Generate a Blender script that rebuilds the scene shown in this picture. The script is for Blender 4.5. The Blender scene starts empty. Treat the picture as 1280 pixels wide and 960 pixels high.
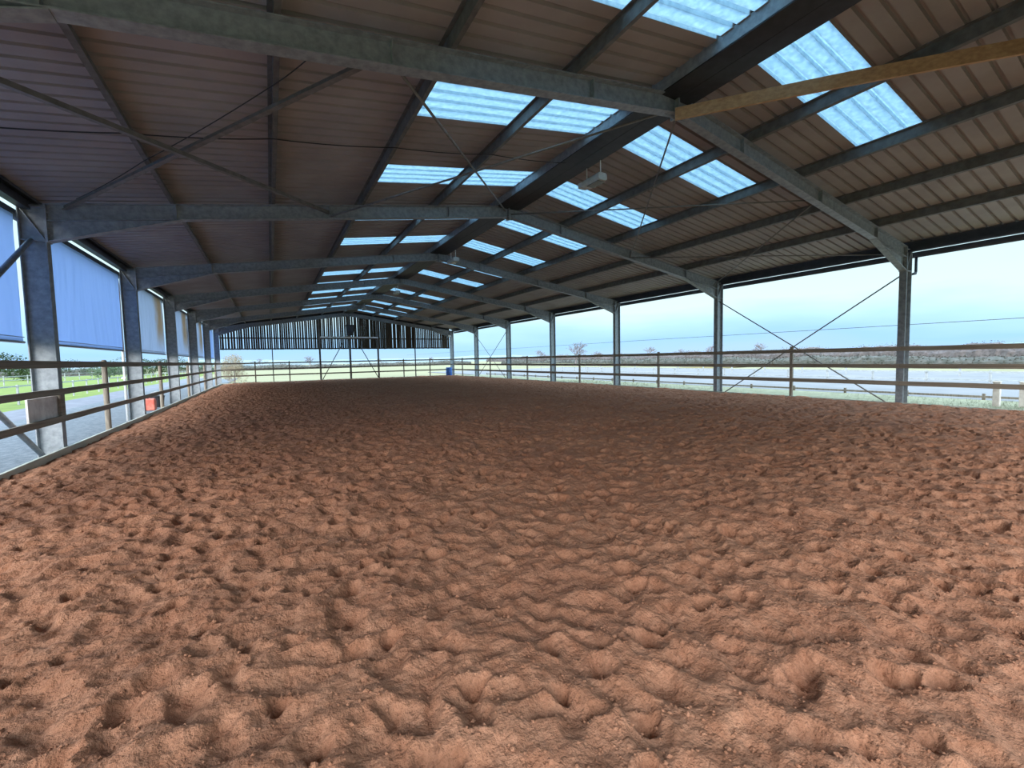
import bpy, math, random
import numpy as np
from mathutils import Vector, Matrix

C = bpy.context.scene.collection
R = math.radians
random.seed(7)
rng = np.random.default_rng(11)

# ------------------------------------------------------------------ layout (metres)
EYE = 1.571
Y0 = 5.22                      # nearest portal frame in view, then every BAY
BAY = 6.0
NF = 7
FY = [Y0 + BAY * i for i in range(NF)]
XL, XR = -3.475, 16.204        # inner faces of the columns
XM = (XL + XR) / 2
SL = 0.152                     # roof slope
ZT = 6.09                      # top of the rafters at the ridge
ZR = 6.29                      # underside of the roof sheets at the ridge
YA, YB = -1.35, 41.55          # roof ends
def zt(x): return ZT - SL * abs(x - XM)
def zs(x): return ZR - SL * abs(x - XM)
ORD = ['nearest', 'second', 'third', 'fourth', 'fifth', 'sixth', 'seventh', 'eighth', 'ninth', 'tenth', 'eleventh', 'twelfth', 'farthest']

# ------------------------------------------------------------------ materials
def new_mat(name):
    m = bpy.data.materials.new(name); m.use_nodes = True
    nt = m.node_tree; nt.nodes.clear()
    o = nt.nodes.new('ShaderNodeOutputMaterial'); b = nt.nodes.new('ShaderNodeBsdfPrincipled')
    nt.links.new(b.outputs[0], o.inputs[0])
    return m, nt, b, o
def node(nt, kind, **kw):
    n = nt.nodes.new(kind)
    for k, v in kw.items(): setattr(n, k, v)
    return n
def noise_mix(nt, c1, c2, scale, detail=5, lo=.35, hi=.65, stretch=None, rough=.6):
    tc = node(nt, 'ShaderNodeTexCoord'); src = tc.outputs['Object']
    if stretch:
        mp = node(nt, 'ShaderNodeMapping'); mp.inputs['Scale'].default_value = stretch
        nt.links.new(src, mp.inputs[0]); src = mp.outputs[0]
    n = node(nt, 'ShaderNodeTexNoise'); n.inputs['Scale'].default_value = scale; n.inputs['Detail'].default_value = detail
    n.inputs['Roughness'].default_value = rough
    nt.links.new(src, n.inputs[0])
    r = node(nt, 'ShaderNodeValToRGB'); r.color_ramp.elements[0].position = lo; r.color_ramp.elements[1].position = hi
    r.color_ramp.elements[0].color = (*c1, 1); r.color_ramp.elements[1].color = (*c2, 1)
    nt.links.new(n.outputs[0], r.inputs[0])
    return r.outputs[0], n.outputs[0], src
def simple(name, c1, c2, scale=6, rough=.7, metal=0, bump=0, stretch=None, lo=.35, hi=.65, bscale=None):
    m, nt, b, o = new_mat(name)
    col, fac, src = noise_mix(nt, c1, c2, scale, lo=lo, hi=hi, stretch=stretch)
    nt.links.new(col, b.inputs['Base Color'])
    b.inputs['Roughness'].default_value = rough; b.inputs['Metallic'].default_value = metal
    if bump:
        if bscale:
            n2 = node(nt, 'ShaderNodeTexNoise'); n2.inputs['Scale'].default_value = bscale; n2.inputs['Detail'].default_value = 6
            nt.links.new(src, n2.inputs[0]); fac = n2.outputs[0]
        bp = node(nt, 'ShaderNodeBump'); bp.inputs['Strength'].default_value = bump; bp.inputs['Distance'].default_value = .02
        nt.links.new(fac, bp.inputs['Height']); nt.links.new(bp.outputs[0], b.inputs['Normal'])
    return m

M = {}
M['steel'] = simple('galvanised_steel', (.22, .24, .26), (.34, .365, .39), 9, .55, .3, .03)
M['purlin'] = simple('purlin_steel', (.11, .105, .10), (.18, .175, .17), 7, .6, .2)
M['bolt'] = simple('bolt_steel', (.3, .3, .3), (.4, .4, .4), 30, .4, .6)
M['brace'] = simple('brace_steel', (.15, .14, .13), (.23, .21, .20), 8, .6, .3)
M['gutter'] = simple('gutter_plastic', (.035, .04, .06), (.06, .065, .09), 5, .45)
M['sheet'] = simple('roof_sheet_underside', (.29, .25, .24), (.385, .34, .32), .9, .75, 0, 0, None, .3, .7)
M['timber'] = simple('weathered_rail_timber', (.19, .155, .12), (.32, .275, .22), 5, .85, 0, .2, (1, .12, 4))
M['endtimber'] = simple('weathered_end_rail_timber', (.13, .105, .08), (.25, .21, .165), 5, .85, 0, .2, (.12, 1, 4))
M['post'] = simple('weathered_post_timber', (.17, .14, .11), (.31, .26, .21), 6, .85, 0, .2, (4, 4, .5))
M['kick'] = simple('pale_kick_board', (.36, .36, .30), (.50, .49, .42), 5, .8, 0, .1, (1, .2, 2))
M['plank'] = simple('new_softwood_plank', (.42, .24, .12), (.58, .36, .19), 7, .7, 0, .1, (3, .35, 3))
M['board'] = simple('dark_cladding_board', (.030, .022, .015), (.085, .062, .040), 4, .9, 0, .2, (3, 3, .3))
M['ply'] = simple('stained_plywood', (.60, .53, .50), (.84, .78, .74), 5, .8)
M['dark'] = simple('black_plastic', (.012, .012, .014), (.025, .025, .03), 6, .5)
M['red'] = simple('faded_red_plastic', (.55, .08, .05), (.75, .22, .16), 5, .5)
M['blue'] = simple('blue_plastic', (.04, .15, .55), (.07, .22, .68), 5, .45)
M['white'] = simple('white_plastic', (.84, .85, .87), (.92, .93, .94), 5, .5)
M['lamp_box'] = simple('lamp_casting', (.42, .40, .37), (.56, .54, .50), 12, .5)
M['fence'] = simple('white_painted_fence', (.27, .28, .28), (.38, .39, .39), 6, .7)
M['gravel'] = simple('grey_gravel', (.07, .08, .095), (.18, .19, .21), 9, .95, 0, .6, None, .3, .7, 30)
M['track'] = simple('tarmac_track', (.12, .115, .14), (.17, .165, .19), 2, .9, 0, .1)
M['grass'] = simple('bright_grass', (.09, .13, .016), (.18, .215, .03), 1.2, .95, 0, .3, None, .3, .7, 12)
M['field'] = simple('pale_winter_field', (.18, .165, .085), (.27, .235, .13), .06, .95, 0, .1, (1, 3, 1), .3, .7, 4)
M['outsand'] = simple('pale_outdoor_sand', (.15, .145, .15), (.20, .19, .195), .8, .95, 0, .2, None, .3, .7, 5)
M['hedge'] = simple('winter_hedge', (.05, .052, .042), (.10, .095, .085), 1.2, .95)
M['brownhedge'] = simple('brown_beech_hedge', (.075, .062, .062), (.13, .11, .11), 1.5, .95)
M['farwood'] = simple('distant_woodland', (.13, .16, .17), (.22, .25, .26), .05, .95)  # bluish grey carries the distance haze in the base colour
M['hill'] = simple('distant_hill', (.16, .22, .25), (.24, .30, .32), .01, .95)  # blue haze of the horizon mixed into the hill colour
M['bark'] = simple('bare_tree_bark', (.13, .11, .12), (.22, .19, .20), 2, .9)
M['leaf'] = simple('evergreen_leaf', (.03, .06, .03), (.09, .13, .06), 2, .9)
M['tuft'] = simple('verge_grass', (.22, .21, .12), (.32, .30, .19), 3, .9)

# lamp lens
m, nt, b, o = new_mat('lamp_lens'); b.inputs['Base Color'].default_value = (.10, .11, .12, 1); b.inputs['Roughness'].default_value = .12; M['lens'] = m

# translucent ribbed rooflight
def rooflight_mat():
    m, nt, b, o = new_mat('translucent_rooflight')
    nt.nodes.remove(b)
    tc = node(nt, 'ShaderNodeTexCoord')
    n1 = node(nt, 'ShaderNodeTexNoise'); n1.inputs['Scale'].default_value = 14; n1.inputs['Detail'].default_value = 6
    nt.links.new(tc.outputs['Object'], n1.inputs[0])
    r = node(nt, 'ShaderNodeValToRGB')
    r.color_ramp.elements[0].position = .3; r.color_ramp.elements[0].color = (.42, .57, .66, 1)
    r.color_ramp.elements[1].position = .7; r.color_ramp.elements[1].color = (.60, .74, .81, 1)
    nt.links.new(n1.outputs[0], r.inputs[0])
    tl = node(nt, 'ShaderNodeBsdfTranslucent'); df = node(nt, 'ShaderNodeBsdfDiffuse')
    nt.links.new(r.outputs[0], tl.inputs[0]); df.inputs[0].default_value = (.6, .65, .68, 1)
    mx = node(nt, 'ShaderNodeMixShader'); mx.inputs[0].default_value = .3
    nt.links.new(tl.outputs[0], mx.inputs[1]); nt.links.new(df.outputs[0], mx.inputs[2])
    nt.links.new(mx.outputs[0], o.inputs[0])
    return m
M['rooflight'] = rooflight_mat()

# translucent side curtain; stain = 0 clean, 1 brown stain near the far edge
def curtain_mat(name, stain):
    m, nt, b, o = new_mat(name); nt.nodes.remove(b)
    tc = node(nt, 'ShaderNodeTexCoord'); sep = node(nt, 'ShaderNodeSeparateXYZ')
    nt.links.new(tc.outputs['Object'], sep.inputs[0])
    base = node(nt, 'ShaderNodeRGB'); base.outputs[0].default_value = (.45, .58, .82, 1) if not stain else (.50, .58, .71, 1)
    col = base.outputs[0]
    if stain:
        # stain: Object Y near the far end, wobbling edges, fading towards the hem
        n = node(nt, 'ShaderNodeTexNoise'); n.inputs['Scale'].default_value = 1.7; n.inputs['Detail'].default_value = 4
        nt.links.new(tc.outputs['Object'], n.inputs[0])
        ad = node(nt, 'ShaderNodeMath', operation='MULTIPLY_ADD'); ad.inputs[1].default_value = 1.2
        nt.links.new(n.outputs[0], ad.inputs[0]); nt.links.new(sep.outputs['Y'], ad.inputs[2])
        rp = node(nt, 'ShaderNodeValToRGB'); e = rp.color_ramp.elements
        e[0].position = 0; e[0].color = (0, 0, 0, 1); e[1].position = 1; e[1].color = (0, 0, 0, 1)
        a = e.new(.70); a.color = (0, 0, 0, 1); a = e.new(.82); a.color = (.9, .9, .9, 1); a = e.new(.90); a.color = (.9, .9, .9, 1); a = e.new(.97); a.color = (.1, .1, .1, 1)
        dv = node(nt, 'ShaderNodeMath', operation='DIVIDE'); dv.inputs[1].default_value = 6.6
        nt.links.new(ad.outputs[0], dv.inputs[0]); nt.links.new(dv.outputs[0], rp.inputs[0])
        zr = node(nt, 'ShaderNodeMapRange'); zr.inputs[1].default_value = -2.1; zr.inputs[2].default_value = -1.2
        nt.links.new(sep.outputs['Z'], zr.inputs[0])
        mu = node(nt, 'ShaderNodeMath', operation='MULTIPLY'); nt.links.new(rp.outputs[0], mu.inputs[0]); nt.links.new(zr.outputs[0], mu.inputs[1])
        mc = node(nt, 'ShaderNodeMixRGB'); mc.inputs[2].default_value = (.44, .37, .29, 1)
        nt.links.new(mu.outputs[0], mc.inputs[0]); nt.links.new(col, mc.inputs[1]); col = mc.outputs[0]
    tl = node(nt, 'ShaderNodeBsdfTranslucent'); df = node(nt, 'ShaderNodeBsdfDiffuse')
    nt.links.new(col, tl.inputs[0]); nt.links.new(col, df.inputs[0])
    mx = node(nt, 'ShaderNodeMixShader'); mx.inputs[0].default_value = .35
    nt.links.new(tl.outputs[0], mx.inputs[1]); nt.links.new(df.outputs[0], mx.inputs[2])
    nt.links.new(mx.outputs[0], o.inputs[0])
    return m
M['curtain'] = curtain_mat('blue_side_curtain', 0)
M['stained'] = curtain_mat('stained_side_curtain', 1)

# arena sand
def sand_mat():
    m, nt, b, o = new_mat('red_arena_sand')
    tc = node(nt, 'ShaderNodeTexCoord')
    def nz(s, d, rg=.6):
        n = node(nt, 'ShaderNodeTexNoise'); n.inputs['Scale'].default_value = s; n.inputs['Detail'].default_value = d; n.inputs['Roughness'].default_value = rg
        nt.links.new(tc.outputs['Object'], n.inputs[0]); return n.outputs[0]
    big = nz(.7, 4); fine = nz(60, 5, .7); mid = nz(9, 5)
    r1 = node(nt, 'ShaderNodeValToRGB')
    r1.color_ramp.elements[0].position = .3; r1.color_ramp.elements[0].color = SAND1
    r1.color_ramp.elements[1].position = .7; r1.color_ramp.elements[1].color = SAND2
    nt.links.new(mid, r1.inputs[0])
    r2 = node(nt, 'ShaderNodeValToRGB')
    r2.color_ramp.elements[0].position = .35; r2.color_ramp.elements[0].color = (.80, .78, .76, 1)
    r2.color_ramp.elements[1].position = .68; r2.color_ramp.elements[1].color = (1.12, 1.12, 1.12, 1)
    nt.links.new(fine, r2.inputs[0])
    mx = node(nt, 'ShaderNodeMixRGB', blend_type='MULTIPLY'); mx.inputs[0].default_value = 1
    nt.links.new(r1.outputs[0], mx.inputs[1]); nt.links.new(r2.outputs[0], mx.inputs[2])
    r3 = node(nt, 'ShaderNodeValToRGB')
    r3.color_ramp.elements[0].position = .35; r3.color_ramp.elements[0].color = (.90, .86, .86, 1)
    r3.color_ramp.elements[1].position = .65; r3.color_ramp.elements[1].color = (1.05, 1.05, 1.05, 1)
    nt.links.new(big, r3.inputs[0])
    mx2 = node(nt, 'ShaderNodeMixRGB', blend_type='MULTIPLY'); mx2.inputs[0].default_value = 1
    nt.links.new(mx.outputs[0], mx2.inputs[1]); nt.links.new(r3.outputs[0], mx2.inputs[2])
    nt.links.new(mx2.outputs[0], b.inputs['Base Color']); b.inputs['Roughness'].default_value = .95
    b.inputs['Specular IOR Level'].default_value = .15
    bp = node(nt, 'ShaderNodeBump'); bp.inputs['Strength'].default_value = .8; bp.inputs['Distance'].default_value = .014
    nt.links.new(fine, bp.inputs['Height']); 
    bp2 = node(nt, 'ShaderNodeBump'); bp2.inputs['Strength'].default_value = 1.0; bp2.inputs['Distance'].default_value = .03
    n3 = nz(22, 4); nt.links.new(n3, bp2.inputs['Height']); nt.links.new(bp.outputs[0], bp2.inputs['Normal'])
    nt.links.new(bp2.outputs[0], b.inputs['Normal'])
    return m
SAND1 = (.29, .125, .070, 1); SAND2 = (.44, .215, .130, 1)
M['sand'] = sand_mat()

# ------------------------------------------------------------------ mesh helpers
class MB:
    def __init__(s): s.v = []; s.f = []
    def poly_prism(s, pts, a, b, axis='y'):
        """closed polygon extruded between a and b along an axis; pts are the other two coordinates"""
        n = len(pts); k = len(s.v)
        for t in (a, b):
            for p, q in pts:
                s.v.append({'y': (p, t, q), 'x': (t, p, q), 'z': (p, q, t)}[axis])
        s.f.append(tuple(range(k, k + n))); s.f.append(tuple(range(k + 2 * n - 1, k + n - 1, -1)))
        for i in range(n):
            j = (i + 1) % n; s.f.append((k + i, k + n + i, k + n + j, k + j))
    def box(s, x0, x1, y0, y1, z0, z1): s.poly_prism([(x0, y0), (x1, y0), (x1, y1), (x0, y1)], z0, z1, 'z')
    def bar(s, p, q, w, h, up=(0, 0, 1)):
        p = Vector(p); q = Vector(q); d = (q - p).normalized(); u = Vector(up)
        a = d.cross(u)
        if a.length < 1e-3: a = d.cross(Vector((1, 0, 0)))
        a.normalize(); c = a.cross(d); k = len(s.v)
        for t in (p, q):
            for i, j in ((-1, -1), (1, -1), (1, 1), (-1, 1)): s.v.append(tuple(t + a * (i * w / 2) + c * (j * h / 2)))
        s.f += [(k, k+1, k+2, k+3), (k+7, k+6, k+5, k+4)] + [(k+i, k+4+i, k+4+(i+1) % 4, k+(i+1) % 4) for i in range(4)]
    def tube(s, path, rad, n=8, cap=True):
        path = [Vector(p) for p in path]; rads = rad if isinstance(rad, (list, tuple)) else [rad] * len(path)
        k0 = len(s.v); ref = None
        for i, p in enumerate(path):
            d = (path[min(i+1, len(path)-1)] - path[max(i-1, 0)]).normalized()
            if ref is None: ref = Vector((0, 0, 1)) if abs(d.z) < .9 else Vector((1, 0, 0))
            a = d.cross(ref).normalized(); c = a.cross(d); ref = c if abs(c.dot(d)) < .9 else ref
            for j in range(n):
                t = 2 * math.pi * j / n; s.v.append(tuple(p + (a * math.cos(t) + c * math.sin(t)) * rads[i]))
        for i in range(len(path) - 1):
            for j in range(n):
                A = k0 + i*n + j; B = k0 + i*n + (j+1) % n; s.f.append((A, B, B+n, A+n))
        if cap:
            s.f.append(tuple(range(k0 + n - 1, k0 - 1, -1))); e = k0 + (len(path)-1)*n; s.f.append(tuple(range(e, e+n)))
    def lathe(s, prof, cx, cy, n=20):
        k = len(s.v)
        for r_, z in prof:
            for j in range(n):
                t = 2*math.pi*j/n; s.v.append((cx + r_*math.cos(t), cy + r_*math.sin(t), z))
        for i in range(len(prof)-1):
            for j in range(n):
                A = k+i*n+j; B = k+i*n+(j+1) % n; s.f.append((A, B, B+n, A+n))
        s.f.append(tuple(range(k+n-1, k-1, -1))); e = k+(len(prof)-1)*n; s.f.append(tuple(range(e, e+n)))
    def build(s, name, mat, parent=None, smooth=False, origin=None, bevel=0):
        me = bpy.data.meshes.new(name); o_ = Vector(origin) if origin else Vector((0, 0, 0))
        me.from_pydata([tuple(Vector(v) - o_) for v in s.v], [], s.f); me.update()
        me.materials.append(M[mat] if isinstance(mat, str) else mat)
        if smooth: me.polygons.foreach_set('use_smooth', [True] * len(me.polygons))
        ob = bpy.data.objects.new(name, me); C.objects.link(ob); ob.location = o_
        if parent: ob.parent = parent
        if bevel:
            bv = ob.modifiers.new('bevel', 'BEVEL'); bv.width = bevel; bv.segments = 2; bv.limit_method = 'ANGLE'
        return ob

def tag(o, label=None, cat=None, group=None, kind=None):
    if label: o['label'] = label
    if cat: o['category'] = cat
    if group: o['group'] = group
    if kind: o['kind'] = kind
    return o
def empty(name, loc=(0, 0, 0)):
    o = bpy.data.objects.new(name, None); C.objects.link(o); o.location = loc; o.empty_display_size = .2
    return o
KIDS = {}
def copy_tree(o, parent=None):
    c = o.copy(); C.objects.link(c); c.parent = parent
    for ch in [x for x in bpy.data.objects if x.parent == o]: copy_tree(ch, c)
    return c

# numpy value noise ------------------------------------------------------------
TAB = rng.random((256, 256))
def vnoise(x, y, seed=0):
    x = x + seed * 17.31; y = y + seed * 5.77
    xi = np.floor(x).astype(int); yi = np.floor(y).astype(int); fx = x - xi; fy = y - yi
    fx = fx*fx*fx*(fx*(fx*6-15)+10); fy = fy*fy*fy*(fy*(fy*6-15)+10)
    g = lambda a, b: TAB[a & 255, b & 255]
    a = g(xi, yi)*(1-fx)+g(xi+1, yi)*fx; b = g(xi, yi+1)*(1-fx)+g(xi+1, yi+1)*fx
    return (a*(1-fy)+b*fy)*2-1
def fbm(x, y, sc, octs, seed=0, gain=.5):
    r_ = 0; amp = 1
    for k in range(octs):
        c, s_ = math.cos(k*.9), math.sin(k*.9)
        r_ = r_ + amp*vnoise((x*c - y*s_)*sc, (x*s_ + y*c)*sc, seed+k); sc *= 2.03; amp *= gain
    return r_
def grid_mesh(name, xs, ys, Z, mat, smooth=True):
    nx, ny = len(xs), len(ys)
    X, Y = np.meshgrid(xs, ys)
    co = np.stack([X, Y, Z], -1).reshape(-1, 3).astype(np.float32)
    i = np.arange(nx-1); j = np.arange(ny-1); I, J = np.meshgrid(i, j); a = (J*nx+I).ravel()
    q = np.stack([a, a+1, a+nx+1, a+nx], -1).astype(np.int32)
    me = bpy.data.meshes.new(name); me.vertices.add(len(co)); me.vertices.foreach_set('co', co.ravel())
    me.loops.add(q.size); me.loops.foreach_set('vertex_index', q.ravel())
    me.polygons.add(len(q)); me.polygons.foreach_set('loop_start', np.arange(0, q.size, 4, dtype=np.int32))
    me.polygons.foreach_set('loop_total', np.full(len(q), 4, dtype=np.int32))
    me.update(calc_edges=True); me.validate()
    if smooth: me.polygons.foreach_set('use_smooth', np.ones(len(q), dtype=bool))
    me.materials.append(M[mat]); ob = bpy.data.objects.new(name, me); C.objects.link(ob)
    return ob

# ================================================================== ARENA SAND
def build_sand():
    xs = [XL - .02]
    while xs[-1] < XR + .02:
        x = xs[-1]; d = .017 if -2.6 < x < 4.5 else (.022 if x < 7 else .03 if x < 10 else .042)
        xs.append(x + d)
    ys = [-1.3]
    while ys[-1] < FY[6] + .1:
        y = ys[-1]; ys.append(y + (.030 if y < .3 else .0125 + .0016*max(0, y-2.5)))
    xs = np.array(xs); ys = np.array(ys); X, Y = np.meshgrid(xs, ys)
    H = .020*fbm(X, Y, .9, 3, 1) + .010*fbm(X, Y, 3.2, 4, 5, .55)
    # gentle drag lines
    H += .008*vnoise(X*5 + Y*1.2, Y*.9, 9)
    area = (XR-XL)*(FY[6]+1.3); n = int(area*17)
    px = rng.uniform(XL+.1, XR-.05, n); py = rng.uniform(-1.2, FY[6], n)
    P = np.zeros_like(H); Q = np.zeros_like(H)
    def splat(px, py, a, dep, th, el, kind):
        w = a*1.9*el**.5
        i0, i1 = np.searchsorted(xs, (px-w, px+w)); j0, j1 = np.searchsorted(ys, (py-w, py+w))
        if i1-i0 < 2 or j1-j0 < 2: return
        dx = X[j0:j1, i0:i1]-px; dy = Y[j0:j1, i0:i1]-py
        u = (dx*math.cos(th)+dy*math.sin(th))/(el**.5); v = (-dx*math.sin(th)+dy*math.cos(th))*(el**.5)
        rr = np.sqrt(u*u+v*v)/a; rr = rr*(1+.12*np.sin(3*np.arctan2(v, u)+px*9)+.07*np.sin(5*np.arctan2(v, u)+py*9))
        if kind == 0: np.minimum(P[j0:j1, i0:i1], -dep*np.clip(1-rr*rr, 0, 1), out=P[j0:j1, i0:i1])
        else:
            np.minimum(Q[j0:j1, i0:i1], -dep*np.exp(-rr**3.5), out=Q[j0:j1, i0:i1])
            H[j0:j1, i0:i1] += .16*dep*np.exp(-((rr-1.35)/.33)**2)
    for k in range(int(area*30)):
        splat(rng.uniform(XL, XR), rng.uniform(-1.2, FY[6]), rng.uniform(.075, .15), rng.uniform(.020, .055), rng.uniform(0, math.pi), rng.uniform(1, 2.1), 0)
    for k in range(int(area*11)):
        splat(rng.uniform(XL+.1, XR-.05), rng.uniform(-1.2, FY[6]), rng.uniform(.038, .072), rng.uniform(.030, .075), rng.uniform(0, math.pi), rng.uniform(1, 1.6), 1)
    H += P + Q + .030
    near = np.clip((9-Y)/7, 0, 1)
    H += .0055*fbm(X, Y, 12, 4, 20, .62)*(.4+.6*near)*(1+.9*np.clip((3-X)/5, 0, 1))
    H += .014*fbm(X, Y, 7, 2, 60, .6)*np.clip((3.5-X)/5, 0, 1)
    # crumbly clods in loose patches
    cl = np.clip(fbm(X, Y, 26, 2, 31, .6)-.35, 0, 1); patch = np.clip(.55+fbm(X, Y, 1.1, 2, 40)*1.1 - X*.07, 0, 1.3)
    H += .018*cl*patch
    H -= .07*np.clip((-2.6-X)/.8, 0, 1)
    return grid_mesh('floor', xs, ys, H, 'sand')
floor = build_sand()
tag(floor, 'red-brown arena sand churned with hoofprints', kind='structure')

# loose lumps of sand on the surface near the camera
def build_clods():
    rs = np.random.default_rng(5); V = []; F = []
    base = [(0, 0, 1), (.9, 0, .2), (.3, .85, .25), (-.7, .55, .15), (-.75, -.5, .25), (.25, -.9, .2), (0, 0, -.6)]
    fc = [(0, 1, 2), (0, 2, 3), (0, 3, 4), (0, 4, 5), (0, 5, 1), (6, 2, 1), (6, 3, 2), (6, 4, 3), (6, 5, 4), (6, 1, 5)]
    me = floor.data; nv = len(me.vertices); co = np.empty(nv*3, dtype=np.float32); me.vertices.foreach_get('co', co); co = co.reshape(-1, 3)
    idx = np.where((co[:, 1] > .5) & (co[:, 1] < 9) & (co[:, 0] > -3.3) & (co[:, 0] < 11))[0]
    pr = np.exp(-co[idx, 1]/2.8); pr /= pr.sum()
    for p in co[rs.choice(idx, 17000, p=pr)]:
        s = rs.uniform(.0028, .0095)*(1 if rs.random() > .12 else rs.uniform(1.3, 2.3)); t = rs.uniform(0, 6.28); k = len(V)
        for bx, by, bz in base:
            j = 1+rs.uniform(-.25, .25)
            V.append((p[0]+s*j*(bx*math.cos(t)-by*math.sin(t)), p[1]+s*j*(bx*math.sin(t)+by*math.cos(t)), p[2]+s*.3+s*j*bz*.8))
        F += [tuple(k+i for i in f) for f in fc]
    mb = MB(); mb.v = V; mb.f = F
    return mb.build('sand_crumbs', 'sand')
tag(build_clods(), 'small loose crumbs of red sand scattered over the hoofprints', 'sand', kind='stuff')

# ================================================================== PORTAL FRAMES
def rafter_poly(x0, x1, top, bot):
    return [(x0, zt(x0)-bot), (x1, zt(x1)-bot), (x1, zt(x1)-top), (x0, zt(x0)-top)]
_b = MB(); _b.tube([(-.011, 0, 0), (.011, 0, 0)], .016, 6); _o = _b.build('bolt', 'bolt'); BOLT = _o.data; bpy.data.objects.remove(_o)
def build_frame():
    root = empty('portal_frame', (0, 0, 0))
    for s, X in ((-1, XL), (1, XR)):
        xo = X + s*.36
        mb = MB()                                       # column, I-section, web in the XZ plane
        ztop = zt(X) + .0
        mb.box(min(X, X+s*.016), max(X, X+s*.016), -.0865, .0865, -.12, ztop)
        mb.box(min(xo, xo-s*.016), max(xo, xo-s*.016), -.0865, .0865, -.12, zt(xo))
        mb.poly_prism([(X, -.12), (xo, -.12), (xo, zt(xo)), (X, ztop)], -.005, .005)
        mb.box(min(X, xo), max(X, xo), -.08, .08, 3.90, 3.915)   # horizontal stiffener
        mb.bar((X+s*.02, 0, 3.92), (xo-s*.02, 0, 4.50), .15, .014, up=(s, 0, .5))  # diagonal stiffener
        mb.box(min(X, xo), max(X, xo), -.086, .086, zt(xo)-.02, zt(xo)-.006)
        col = mb.build('column', 'steel', root)
        b = MB(); b.box(min(X-s*.05, xo+s*.05), max(X-s*.05, xo+s*.05), -.13, .13, -.14, -.11); b.build('base_plate', 'steel', col)
        mb = MB()                                       # rafter
        a, e = sorted((X - s*.02, XM))
        mb.poly_prism(rafter_poly(a, e, 0, .016), -.0865, .0865)
        mb.poly_prism(rafter_poly(a, e, .300, .316), -.0865, .0865)
        mb.poly_prism(rafter_poly(a, e, .01, .31), -.005, .005)
        for xx in (XM - s*-1*0, ):
            pass
        for d in (1.9, 4.95, 7.9):
            xx = XM + s*d; mb.box(xx-.006, xx+.006, -.08, .08, zt(xx)-.305, zt(xx)-.01)
        raf = mb.build('rafter', 'steel', root)
        mb = MB()                                       # haunch
        h1 = X - s*2.0
        zb = 3.92
        pts = [(X - s*.01, zt(X)-.31), (h1, zt(h1)-.31), (X - s*.01, zb)]
        mb.poly_prism(pts, -.005, .005)
        zz = zt(h1)-.31
        mb.poly_prism([(X - s*.01, zb), (h1, zz), (h1, zz-.016), (X - s*.01, zb-.018)], -.0865, .0865)
        mb.build('haunch', 'steel', raf)
        ep = MB(); xa, xb = sorted((X - s*.001, X - s*.022)); ep.box(xa, xb, -.095, .095, zb-.03, zt(X)-.01)
        pl = ep.build('end_plate', 'steel', raf)
        for k in range(6):
            for yy in (-.05, .05):
                z = zb+.05+k*.095
                bt = bpy.data.objects.new('bolt', BOLT); C.objects.link(bt); bt.location = (X - s*.031, yy, z); bt.parent = pl
    ap = MB(); ap.box(XM-.016, XM+.016, -.09, .09, ZT-.39, ZT-.01)
    ap.poly_prism([(XM-.30, zt(XM-.3)-.31), (XM+.30, zt(XM+.3)-.31), (XM, ZT-.40)], -.006, .006)
    pl = ap.build('apex_plate', 'steel', root)
    for z in (ZT-.10, ZT-.24):
        for yy in (-.05, .05):
            bt = bpy.data.objects.new('bolt', BOLT); C.objects.link(bt); bt.location = (XM, yy, z); bt.scale = (4, 1, 1); bt.parent = pl
    return root
f0 = build_frame()
frames = [f0] + [copy_tree(f0) for _ in range(6)]
FL = ['galvanised portal frame nearest the camera, timber plank meeting its apex',
      'second portal frame from the camera, its wide left column showing whole',
      'third portal frame from the camera, white downpipe behind its left column',
      'fourth portal frame from the camera, red can outside just before it',
      'fifth portal frame from the camera, at near end of the far side bracing',
      'sixth portal frame from the camera, last before the boarded gable',
      'farthest portal frame, standing in front of the boarded gable wall']
for i, f in enumerate(frames):
    f.location = (0, FY[i], 0); tag(f, FL[i], 'steel frame', 'portal frames down the arena')

# ================================================================== ROOF
def rib_profile(y0, n, pitch=.25):
    """(y, lift) points of the box-ribbed sheet; ribs point up, so from below they are grooves"""
    pts = []
    for k in range(n):
        y = y0 + k*pitch
        pts += [(y, 0), (y+pitch-.066, 0), (y+pitch-.060, .060), (y+pitch-.008, .060)]
    pts.append((y0 + n*pitch, 0))
    return pts
def sheet(mb, x0, x1, prof, th=.004):
    """one strip of sheet between x0 and x1 with thickness"""
    k = len(mb.v); n = len(prof)
    for x in (x0, x1):
        for t in (0, th):
            for y, dz in prof: mb.v.append((x, y, zs(x)+dz+t))
    A = lambda xi, t, i: k + (xi*2+t)*n + i
    for i in range(n-1):
        mb.f.append((A(0, 0, i), A(0, 0, i+1), A(1, 0, i+1), A(1, 0, i)))
        mb.f.append((A(0, 1, i), A(1, 1, i), A(1, 1, i+1), A(0, 1, i+1)))
        mb.f.append((A(0, 0, i), A(0, 1, i), A(0, 1, i+1), A(0, 0, i+1)))
        mb.f.append((A(1, 0, i), A(1, 0, i+1), A(1, 1, i+1), A(1, 1, i)))
    for i in (0, n-1): mb.f.append((A(0, 0, i), A(1, 0, i), A(1, 1, i), A(0, 1, i)))
GY = .15                                                # rib grid origin
LITE = [3.15 + 3.0*k for k in range(13)]
LX = (2.33, 5.95); RX = (6.77, 10.50)
OV = .58
ga = GY - .25*6                                         # first sheet edge, behind the camera
gn = int(round((41.65-ga)/.25))
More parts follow.
